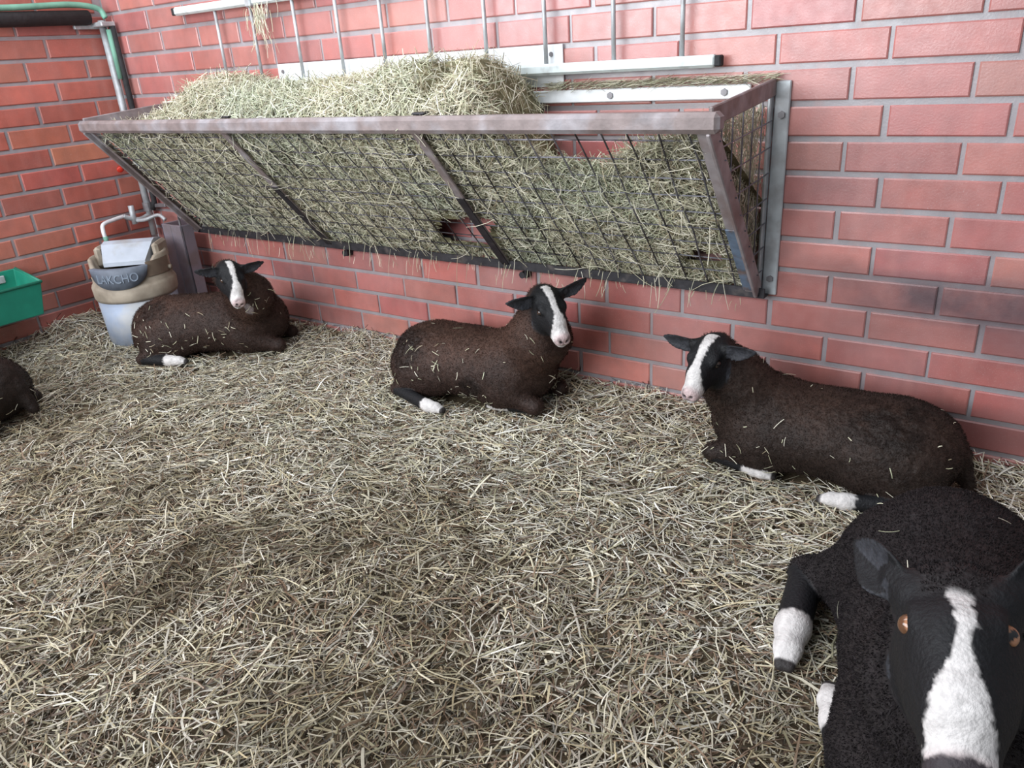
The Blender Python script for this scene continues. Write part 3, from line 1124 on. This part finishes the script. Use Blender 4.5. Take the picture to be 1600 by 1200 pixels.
def hay():
    r = np.random.default_rng(5)

    def top_z(x):
        return np.interp(x, [.5, .75, .92, 1.2, 1.35, 1.6, 1.95, 2.25, 2.5, 2.62, 2.74, 2.82, 2.92, 3.1, 3.2, 3.4, 3.5],
                         [.99, 1.02, 1.07, 1.215, 1.215, 1.17, 1.175, 1.21, 1.235, 1.22, 1.14, .97, .905, .885, .94, 1.0, 1.01])

    def prof(x, w):
        """section of the hay: w 0..1 up the grid, 1..2 over the top to the wall"""
        zt = top_z(x)
        vt = np.clip((np.minimum(zt, 1.03) - FB[2]) / (FT[2] - FB[2]), 0, 1)
        s = FT - FB
        v = np.minimum(w, 1) * vt
        P = np.stack([x, FB[1] + s[1] * v, FB[2] + s[2] * v], 1) + GN * .022
        t = np.clip(w - 1, 0, 1)
        y0 = P[:, 1]
        yy = y0 * (1 - t) + (-.015) * t
        arch = np.sin(np.pi * t ** .85) ** .75 * (1 - .75 * np.exp(-((x - 2.5) / .06) ** 2) * (t < .55))
        heap = smooth(2.82, 2.62, x) * smooth(.7, .95, x)
        zw = np.minimum(zt - .06, 1.1) * heap + .74 * (1 - heap)
        lin = P[:, 2] * (1 - t) + t * zw
        zz = lin + np.maximum(zt - lin, 0) * arch * (t > 0) * heap
        return np.stack([x, yy, np.where(t > 0, zz, P[:, 2])], 1)

    def hole(P, mg=0.0):
        x = P[:, 0]
        v = (P[:, 2] - FB[2]) / (FT[2] - FB[2])
        wob = .03 * noise(P, 25, 2)
        m = np.zeros(len(P), bool)
        for (a, b_, c, d, sh) in ((2.20 - mg, 2.45 + mg, .15 - mg, .35 + mg, .35), (3.27 - mg, 3.37 + mg, .19 - mg, .245 + mg, .3)):
            xs = x - sh * (v - c)
            m |= (xs > a + wob) & (xs < b_ + wob) & (v > c + wob * .6) & (v < d + wob * .6)
        return m
    nx, nw = 200, 70
    X = np.linspace(.515, 3.485, nx)
    W = np.linspace(0, 2, nw)
    GX, GW = np.meshgrid(X, W, indexing='ij')
    P = prof(GX.ravel(), GW.ravel())
    P += GN * (.012 + .016 * fbm(P, 9, 31))[:, None]
    ix = np.arange(nx * nw).reshape(nx, nw)
    Q = np.stack([ix[:-1, :-1], ix[1:, :-1], ix[1:, 1:], ix[:-1, 1:]], -1).reshape(-1, 4)
    Q = Q[~hole(P[Q].mean(1))]
    base_c = np.array([.20, .185, .11]) * (1 + .3 * noise(P, 30, 4)[:, None])

    def scatter(n, w0, w1, x0=.545, x1=3.435):
        x = r.uniform(x0, x1, n)
        w = r.uniform(w0, w1, n)
        A = prof(x, w)
        dx = prof(x + .01, w) - A
        dw = prof(x, np.minimum(w + .01, 2.0)) - prof(x, np.maximum(w - .01, 0))
        N = norm(np.cross(dw, dx))
        N = np.where((N @ np.array([0, -.5, .5]))[:, None] < 0, -N, N)
        f = w < 1
        N[f] = -GN
        k = ~hole(A, .035)
        return A[k], N[k], w[k]
    VV = [P]
    FQ = [Q]
    FTT = []
    CC = [base_c]
    k = len(P)
    nq0 = len(Q)
    specs = [(9000, .98, 1.22, .03, .13, .40, .018), (42000, 0.0, 1.0, .013, .10, .25, .013), (15000, 1.0, 2.0, .03, .16, .45, .02), (2600, .85, 1.35, .04, .15, .6, .02)]
    for (n, w0, w1, l0, l1, tl, dep) in specs:
        A, N, w = scatter(n, w0, w1)
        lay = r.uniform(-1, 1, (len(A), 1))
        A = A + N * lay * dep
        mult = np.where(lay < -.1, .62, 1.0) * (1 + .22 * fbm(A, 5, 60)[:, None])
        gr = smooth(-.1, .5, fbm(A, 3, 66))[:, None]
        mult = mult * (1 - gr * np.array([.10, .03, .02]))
        # hay droops down the slope
        dirs = norm(np.cross(N, r.normal(size=A.shape)) + np.array([.25, 0, .1]))
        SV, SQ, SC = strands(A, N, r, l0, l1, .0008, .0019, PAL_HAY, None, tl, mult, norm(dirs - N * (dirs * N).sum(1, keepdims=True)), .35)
        SV[:, 1] = np.minimum(SV[:, 1], -.004)
        VV.append(SV)
        CC.append(SC)
        FQ.append(SQ[0] + k)
        FTT.append(SQ[1] + k)
        k += len(SV)
    # both triangular ends
    for x, sg in ((.515, -1), (3.485, 1)):
        n = 2600
        v = np.sqrt(r.random(n))
        z = FB[2] + (FT[2] - FB[2]) * v
        y = -.02 + (FT[1] + .02) * v * r.random(n) * .9
        A = np.stack([np.full(n, x) - sg * r.uniform(.012, .045, n), y, z], 1)
        N = np.tile([sg * 1.0, 0, 0], (n, 1))
        dirs = norm(np.stack([np.zeros(n), r.normal(0, .6, n), r.normal(0, 1, n)], 1))
        SV, SQ, SC = strands(A, N, r, .02, .075, .0008, .0018, PAL_HAY, None, .10, r.uniform(.7, 1.1, (n, 1)), dirs, .3)
        SV[:, 1] = np.minimum(SV[:, 1], -.004)
        VV.append(SV)
        CC.append(SC)
        FQ.append(SQ[0] + k)
        FTT.append(SQ[1] + k)
        k += len(SV)
    # stalks dangling through the bottom and poking through the wires
    n = 130
    x = r.uniform(.6, 3.45, n)
    A = np.stack([x, r.uniform(-.10, -.05, n), r.uniform(.42, .48, n)], 1)
    dirs = norm(np.stack([r.normal(0, .25, n), r.normal(-.15, .1, n), -np.ones(n)], 1))
    SV, SQ, SC = strands(A, np.tile([0, -1.0, 0], (n, 1)), r, .02, .13, .0007, .0013, PAL_HAY, None, .05, None, dirs, .2)
    VV.append(SV); CC.append(SC); FQ.append(SQ[0] + k); FTT.append(SQ[1] + k); k += len(SV)
    A, N, w = scatter(500, .05, 1.0)
    A = A + N * .035
    SV, SQ, SC = strands(A, N, r, .05, .17, .0009, .0018, PAL_HAY[[0, 1, 6]], None, .25, None, None, .25)
    VV.append(SV); CC.append(SC); FQ.append(SQ[0] + k); FTT.append(SQ[1] + k); k += len(SV)
    # chaff lying along the wall ledge above the back rail
    n = 700
    A = np.stack([r.uniform(2.7, 3.5, n), r.uniform(-.03, -.008, n), 1.112 + r.uniform(0, .022, n)], 1)
    dirs = norm(np.stack([np.ones(n), r.normal(0, .15, n), r.normal(.15, .25, n)], 1))
    SV, SQ, SC = strands(A, np.tile([0, 0, 1.0], (n, 1)), r, .02, .08, .0008, .0016, PAL_HAY, None, .1, r.uniform(.7, 1, (n, 1)), dirs, .2)
    SV[:, 1] = np.minimum(SV[:, 1], -.003)
    VV.append(SV); CC.append(SC); FQ.append(SQ[0] + k); FTT.append(SQ[1] + k); k += len(SV)
    nst = sum(len(q) for q in FQ[1:]) + sum(len(t) for t in FTT)
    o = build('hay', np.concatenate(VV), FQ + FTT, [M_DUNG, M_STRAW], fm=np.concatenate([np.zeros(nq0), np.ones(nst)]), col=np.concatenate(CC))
    tag(o, 'heap of dry greenish hay stuffed into the wall rack', 'hay', kind='stuff')


hay()

# ------------------------------------------------------------------ hurdle above the rack
hurdle = thing('metal_hurdle', 'pale grey metal hurdle with thin upright rods, fixed high on the back wall', 'hurdle', (2.0, -.03, 1.17))
b = MB().box((2.02, -.035, 1.178), (2.60, .034, .036), None, .008)
b.obj('lower_rail', M_PALE, hurdle)
MB().box((2.0, -.035, 1.512), (2.64, .034, .036), None, .008).obj('upper_rail', M_PALE, hurdle)
for x in (.71, 3.325):
    MB().box((x, -.035, 1.178), (.022, .030, .032), None, .004).obj('end_cap', M_LAG, hurdle)
MB().box((.672, -.035, 1.512), (.022, .030, .032), None, .004).obj('end_cap', M_LAG, hurdle)
for x in (.97, 1.218, 1.489, 1.738, 1.975, 2.207, 2.467, 2.716, 2.974, 3.208):
    MB().tube([(x, -.036, 1.19), (x, -.036, 1.50)], .0075, 10).obj('upright_rod', M_GALV, hurdle, True)
MB().box((1.235, -.04, 1.512), (.035, .048, .050), None, .006).obj('rail_clamp', M_GALV, hurdle)
plate = MB().box((2.03, -.004, 1.188), (1.47, .007, .135), None, .002).obj('backing_plate', M_WHITE)
tag(plate, 'long white metal sheet on the back wall behind the hay heap', 'metal sheet')
for x in (1.33, 2.72):
    MB().tube([(x, -.006, 1.225), (x, -.013, 1.225)], .008, 6).obj('screw', M_BOLT, plate)
# wisp of hay hooked over the upper rail
r_ = np.random.default_rng(3)
n = 90
A = np.stack([1.30 + r_.normal(0, .035, n), r_.uniform(-.075, -.05, n), 1.47 - np.abs(r_.normal(0, .06, n))], 1)
D = norm(np.stack([r_.normal(0, .3, n), r_.normal(0, .1, n), -np.ones(n)], 1))
SV, SQ, SC = strands(A, np.tile([0, -1.0, 0], (n, 1)), r_, .03, .12, .0009, .0018, PAL_HAY, None, .1, None, D, .3)
tag(build('hay_wisp', SV, SQ, M_STRAW, col=SC), 'wisp of hay hanging from the hurdle upper rail', 'hay', kind='stuff')

# ------------------------------------------------------------------ pipework in the corner
pipe = thing('water_pipe', 'grey upright water pipe running down the wall corner', 'pipe', (.05, -.05, .4))
MB().tube([(.05, -.05, 1.52), (.05, -.05, .42)], .018, 16).obj('pipe_run', M_GALV, pipe, True)
b = MB().tube([(.105, -.032, 1.49), (.105, -.03, 1.2), (.105, -.03, .86), (.10, -.035, .60), (.085, -.045, .56)], .015, 12)
b.obj('lagging', M_LAG, pipe, True)
b = MB().tube([(.10, -.052, 1.475), (.10, -.052, 1.24)], .0125, 10)
tag(b.obj('hose', M_HOSE, pipe, True), 'green hose beside the pipe')
b = MB().box((.065, -.056, 1.50), (.11, .075, .022), None, .004).box((.02, -.12, 1.492), (.02, .13, .02), None, .004)
b.obj('pipe_clip', M_GALV, pipe)
b = MB().tube([(.03, -.065, .80), (.03, -.135, .795)], .007, 8)
b.tube(spline([(.03, -.135, .795), (.04, -.147, .795), (.052, -.155, .79)], 5), [.016] * 10 + [.012], 10)
tag(b.obj('valve_knob', M_RED, pipe, True), 'small red valve knob')
b = MB().bar((.02, -.02, .575), (.22, -.035, .590), .03, .020)
b.tube([(.05, -.05, .60), (.05, -.05, .555)], .026, 14)
b.obj('pipe_bracket', M_BOLT, pipe)
b = MB().tube(spline([(.05, -.06, .53), (.06, -.12, .52), (.05, -.17, .535), (.045, -.20, .55)], 8), .013, 10)
b.tube(spline([(.06, -.14, .515), (.14, -.13, .525), (.20, -.09, .545), (.245, -.08, .52)], 8), .010, 10)
b.tube([(.055, -.15, .50), (.055, -.15, .60)], .015, 10)
b.obj('tap_fitting', M_GALV, pipe, True)
b = MB().tube(spline([(.045, -.20, .55), (.06, -.27, .545), (.075, -.335, .535), (.085, -.35, .50), (.09, -.35, .45)], 8), .011, 10)
b.obj('inlet_elbow', M_WHITE, pipe, True)
b = MB().tube([(.09, -.35, .475), (.092, -.35, .435)], .0125, 10)
tag(b.obj('hose_stub', M_HOSE, pipe, True), 'green hose stub on the inlet')
tp = thing('lagged_pipe', 'black lagged pipe running along the top of the left wall', 'pipe', (.06, -.6, 1.5))
MB().tube([(.05, -1.4, 1.525), (.05, -.8, 1.525), (.045, -.11, 1.535)], .034, 14).obj('lagging', M_LAG, tp, True)
hs_ = MB().tube(spline([(.055, -1.4, 1.575), (.06, -1.0, 1.572), (.06, -.5, 1.578), (.055, -.2, 1.592), (.06, -.06, 1.575), (.08, -.04, 1.53)], 10), .014, 12).obj('hose', M_HOSE, None, True)
tag(hs_, 'green hose lying along the black lagged pipe on the left wall', 'hose')

# metal channel behind the drinker
ch = MB()
ch.box((.33, -.085, .27), (.012, .15, .50), None, .003)
ch.box((.415, -.155, .27), (.18, .010, .50), None, .003)
ch.box((.50, -.125, .27), (.010, .07, .50), None, .003)
ch.tube([(.41, -.160, .03), (.41, -.160, .515)], .0035, 6)
o = ch.obj('metal_channel', M_MAUVE)
tag(o, 'mauve-grey upright metal channel standing in the corner behind the drinker', 'metal channel')
MB().tube(spline([(.44, -.12, .50), (.44, -.12, .545), (.46, -.13, .565), (.48, -.13, .55)], 6), .006, 8).obj('hook', M_BOLT, o, True)

# ------------------------------------------------------------------ insulated drinker
DW = np.array([.42, -.43, .0])
drk = thing('water_drinker', 'round insulated animal drinker, beige top on a blue-grey drum, in the corner', 'drinker', tuple(DW))
yaw = math.radians(-50)


def dl(V):
    V = np.asarray(V, float)
    c, s = math.cos(yaw), math.sin(yaw)
    return np.stack([c * V[:, 0] - s * V[:, 1], s * V[:, 0] + c * V[:, 1], V[:, 2]], 1) + DW


def dobj(mb, name, m, parent, smooth_=False):
    mb.v = [dl(v) for v in mb.v]
    return mb.obj(name, m, parent, smooth_)


dobj(MB().lathe([(.02, .0), (.182, .0), (.186, .12), (.190, .235), (.02, .235)]), 'drum', M_DRUM, drk, True)
dobj(MB().lathe([(.15, .225), (.193, .225), (.199, .240), (.201, .29), (.196, .302), (.189, .31), (.186, .335), (.15, .335)], n=64), 'collar', M_BEIGE, drk, True)
# housing: round wall, lower at the front where the bowl is open
n_ = 64
hb = MB()
V = []
for i in range(n_):
    a = 2 * np.pi * i / n_ - np.pi
    w = smooth(.75, 1.15, abs(a))
    zt = .378 + .055 * w
    for (rr, z) in ((.186, .33), (.184, zt - .006), (.178, zt), (.168, zt), (.160, zt - .02), (.14, .34)):
        V.append((rr * math.cos(a), rr * math.sin(a), z))
Q = [[i * 6 + j, ((i + 1) % n_) * 6 + j, ((i + 1) % n_) * 6 + j + 1, i * 6 + j + 1] for i in range(n_) for j in range(5)]
hb.add(V, Q)
hb.lathe([(.19, .34), (.001, .34)], n=32)
dobj(hb, 'bowl_housing', M_BEIGE, drk, True)
dobj(MB().lathe([(.150, .349), (.001, .347)], n=32), 'bowl', M_DARK, drk, True)
# lid: wedge sloping down to the front
lv = []
for y in (-.125, .125):
    lv += [(-.150, y, .40), (-.150, y, .475), (-.06, y, .490), (-.02, y, .480), (.065, y * .82, .405), (.065, y * .82, .385)]
lq = [[i, (i + 1) % 6, 6 + (i + 1) % 6, 6 + i] for i in range(6)]
lb = MB().add(lv, lq + [[0, 1, 2, 3], [0, 3, 4, 5], [6, 9, 8, 7], [6, 11, 10, 9]])
dobj(lb, 'lid', M_LID, drk)
for s in (-1, 1):
    e = MB().box((-.06, s * .142, .425), (.15, .032, .10), None, .012)
    dobj(e, 'lid_bracket', M_BEIGE, drk)
# recessed side panel right of the badge
rec = MB()
V = []
m_ = 10
for i in range(m_ + 1):
    a = math.radians(42 + 46 * i / m_)
    for z in (.338, .412):
        V.append((.191 * math.cos(a), .191 * math.sin(a), z))
rec.add(V, [[2 * i, 2 * i + 2, 2 * i + 3, 2 * i + 1] for i in range(m_)])
dobj(rec, 'side_recess', M_RECESS, drk)
knob = MB().tube([(.190 * math.cos(1.5), .190 * math.sin(1.5), .352), (.205 * math.cos(1.5), .205 * math.sin(1.5), .352)], .012, 10)
dobj(knob, 'side_lug', M_BEIGE, drk, True)
# half-moon badge with raised letters
bd = MB()
V = []
m_ = 28
for i in range(m_ + 1):
    u = -1 + 2 * i / m_
    a = math.radians(43) * u
    zlo = .392 - .095 * math.sqrt(max(1 - abs(u) ** 2.2, 0)) - .002
    zhi = .400
    for (rr, z) in ((.186, zlo), (.204, zlo + .002), (.207, zhi - .003), (.203, zhi), (.180, zhi)):
        V.append((rr * math.cos(a), rr * math.sin(a), z))
bd.add(V, [[i * 5 + j, (i + 1) * 5 + j, (i + 1) * 5 + j + 1, i * 5 + j + 1] for i in range(m_) for j in range(4)])
badge = dobj(bd, 'badge', M_BADGE, drk, True)
cu = bpy.data.curves.new('lettering', 'FONT')
cu.body = 'LAKCHO'
cu.size = .060
cu.align_x = 'CENTER'
cu.extrude = .0022
tmp = bpy.data.objects.new('lettering', cu)
COL.objects.link(tmp)
bpy.context.view_layer.update()
me = bpy.data.meshes.new_from_object(tmp.evaluated_get(bpy.context.evaluated_depsgraph_get()))
bpy.data.objects.remove(tmp)
lv = np.array([v.co[:] for v in me.vertices])
wid = lv[:, 0].max() - lv[:, 0].min()
a = (lv[:, 0] - (lv[:, 0].max() + lv[:, 0].min()) / 2) * (.20 / wid) / .206
rr = .2075 + lv[:, 2]
nv = dl(np.stack([rr * np.cos(a), rr * np.sin(a), .338 + lv[:, 1] * 1.0 - .006 * np.cos(a * 2)], 1))
for v, c in zip(me.vertices, nv):
    v.co = c
me.materials.clear()
me.materials.append(M_LETTER)
me.name = 'lettering'
lo = bpy.data.objects.new('lettering', me)
COL.objects.link(lo)
lo.parent = badge

# ------------------------------------------------------------------ green trough on the left wall
tr = thing('feed_trough', 'green plastic feed trough hung on the left wall', 'trough', (.12, -1.1, .21))
y0, y1 = -.795, -1.55
V = []


def rimz(x):
    return .411 - .18 * x


for (z, ins) in ((.205, .022), (.385, 0.0)):
    for (x, y) in ((.006 + ins * .3, y0 - ins), (.250 - ins, y0 - ins), (.250 - ins, y1 + ins), (.006 + ins * .3, y1 + ins)):
        V.append((x, y, z if ins else rimz(x)))
for (z, ins) in ((.215, .032), (.385, .008)):
    for (x, y) in ((.012 + ins * .3, y0 - ins), (.250 - ins, y0 - ins), (.250 - ins, y1 + ins), (.012 + ins * .3, y1 + ins)):
        V.append((x, y, z if ins > .02 else rimz(x)))
Q = [[3, 2, 1, 0]] + [[j, (j + 1) % 4, 4 + (j + 1) % 4, 4 + j] for j in range(4)] + [[8, 9, 10, 11]] + \
    [[8 + (j + 1) % 4, 8 + j, 12 + j, 12 + (j + 1) % 4] for j in range(4)] + [[4 + j, 4 + (j + 1) % 4, 12 + (j + 1) % 4, 12 + j] for j in range(4)]
sh = MB().add(V, Q).obj('shell', M_GREEN, tr)
bm_ = sh.modifiers.new('soften', 'BEVEL')
bm_.width = .006
bm_.segments = 2
rim = MB()
pts = [(.012, y0, rimz(.012)), (.250, y0, rimz(.25)), (.250, y1, rimz(.25)), (.012, y1, rimz(.012))]
for i in range(3):
    rim.tube([pts[i], pts[i + 1]], .007, 8)
rim.obj('rim', M_GREEN, tr, True)
MB().box((.022, -.99, .372), (.012, .26, .036), None, .003).obj('hanger_strip', M_GALV, tr)
fx, fy = np.meshgrid(np.linspace(.03, .225, 16), np.linspace(y0 - .03, y1 + .03, 40), indexing='ij')
G = np.stack([fx.ravel(), fy.ravel()], 1)
fz = .262 + .012 * fbm(G, 9, 3) + .085 * smooth(-.84, -.97, G[:, 1])
ixx = np.arange(16 * 40).reshape(16, 40)
o = build('lick_powder', np.concatenate([G, fz[:, None]], 1), [np.stack([ixx[:-1, :-1], ixx[1:, :-1], ixx[1:, 1:], ixx[:-1, 1:]], -1).reshape(-1, 4)], M_FEED, smooth=True)
tag(o, 'pale feed lying in the green trough', 'feed', kind='stuff')

# ------------------------------------------------------------------ the animals
# legs: (kind, points in trunk axes, radii); H hind, F fore
def folded(hx=-.13, hy=.235, fy=.165):
    L = []
    for s in (1, -1):
        L.append(('Hind', [(-.24, s * .17, .10), (-.35, s * .205, .026), (hx - .045, s * hy, .020), (hx, s * hy, .020)], [.06, .030, .031, .026]))
        L.append(('Fore', [(.24, s * .13, .10), (.43, s * .115, .045), (.25, s * fy, .026), (.22, s * fy, .024)], [.06, .036, .024, .025]))
    return L


BLZ = [(-.09, .016, 0), (-.05, .016, 0), (.0, .014, 0), (.04, .012, 0), (.075, .014, 0), (.105, .024, 0), (.13, .036, 0), (.2, .05, 0)]
BLZ_WIDE = [(-.09, .021, 0), (-.05, .020, 0), (.0, .017, 0), (.04, .014, 0), (.075, .016, 0), (.105, .024, 0), (.13, .034, 0), (.2, .05, 0)]
BLZ_NEAR = [(-.1, .022, .001), (-.07, .017, .003), (-.04, .010, .007), (-.015, .0105, .009), (.01, .008, .006), (.04, .011, .004), (.07, .020, .002), (.10, .030, 0), (.14, .035, 0), (.165, .033, 0), (.182, .006, 0)]
BROWN = (.034, .019, .015)
TIP = (.085, .043, .030)

sheep('brown sheep lying in front of the drinker in the far corner', (.965, -.405, .0), .56, .82,
      (1.324, -.478, .414), (.732, -.355, -.582), (.357, .927, -.116), .80, folded(-.12, .235, .10),
      [(.05, 1.0, .30, .2), (.05, 1.0, .05, .2)], BLZ, .0055, BROWN, TIP, 30000, 11,
      neck_mid=(1.255, -.36, .29), crease=[(-.27, -.10, .27, .10, 1.5)], spots=[((1.33, -.43, .245), .022), ((1.31, -.41, .295), .014)], straw=190, straw_label='straw bits caught on the sheep in front of the drinker')
sheep('brown sheep lying beneath the middle of the hay rack', (2.44, -.235, .0), .02, .79,
      (2.870, -.321, .432), (.705, -.502, -.500), (.604, .796, .051), .82, folded(-.03, .29, .14),
      [(.0, 1.0, .40, .2), (.1, 1.0, .15, .2)], BLZ, .005, BROWN, TIP, 36000, 12,
      neck_mid=(2.775, -.255, .29), neck=1.15, trunk=1.1, straw=230, straw_label='straw bits caught on the sheep beneath the rack middle', crease=[(-.29, -.14, .235, .12, 3.5), (.13, -.19, .13, .07, 1.8)])
sheep('dark brown sheep lying along the brick wall at right, head to the left', (3.80, -.225, .0), math.pi + .08, .78,
      (3.460, -.399, .373), (-.075, -.896, -.438), (.996, -.087, .008), .80, folded(-.05, .25, .165),
      [(.12, 1.0, .18, .2), (.12, 1.0, .18, .2)], BLZ_WIDE, .005, (.024, .015, .012), (.052, .028, .020), 40000, 13,
      neck_mid=(3.51, -.29, .27), trunk=1.1, crease=[(-.20, .12, .26, .14, 1.2)], straw=70, straw_label='straw bits caught on the sheep lying along the wall at right')
NEAR = folded()
NEAR[2] = ('Hind', [(-.22, -.17, .11), (-.285, -.275, .055), (-.10, -.285, .040), (-.045, -.287, .032)], [.075, .038, .037, .028])
NEAR[3] = ('Fore', [(.24, -.13, .10), (.40, -.120, .045), (.12, -.185, .03), (.07, -.190, .03)], [.06, .036, .026, .027])
sheep('near-black sheep lying nearest the camera, looking up with white blaze', (4.225, -1.08, .0), -1.40, 1.02,
      (4.234, -1.564, 0.534), (0.171, -0.96, -0.224), (0.977, 0.135, 0.164), 1.04, NEAR,
      [(-.9, .75, -.10, .5), (-.9, .75, -.10, .5)], BLZ_NEAR, .004, (.016, .013, .014), (.022, .016, .016), 90000, 14,
      neck_mid=(4.235, -1.44, .40), straw=90, straw_label='straw bits lying on the back of the nearest sheep', flen=.0055, white_muzzle=False, relief=.6,
      iris=(.36, .17, .09), cap=True, eye_f=-.030, eye_r=.049, eye_u=.018, ear_f=-.078, FL=.70, earlen=.85, look=(.42, .42, .75))
sheep('dark brown sheep lying half outside the left edge of the photo', (.64, -1.50, .0), -2.53, .86,
      (.30, -1.74, .40), (-.80, -.55, -.25), (.55, -.80, 0), .80, folded(),
      [(.1, 1.0, .2, .2), (.1, 1.0, .2, .2)], BLZ, .007, (.016, .010, .008), (.035, .019, .013), 16000, 15,
      straw=40, straw_label='straw bits caught on the sheep at the left edge')
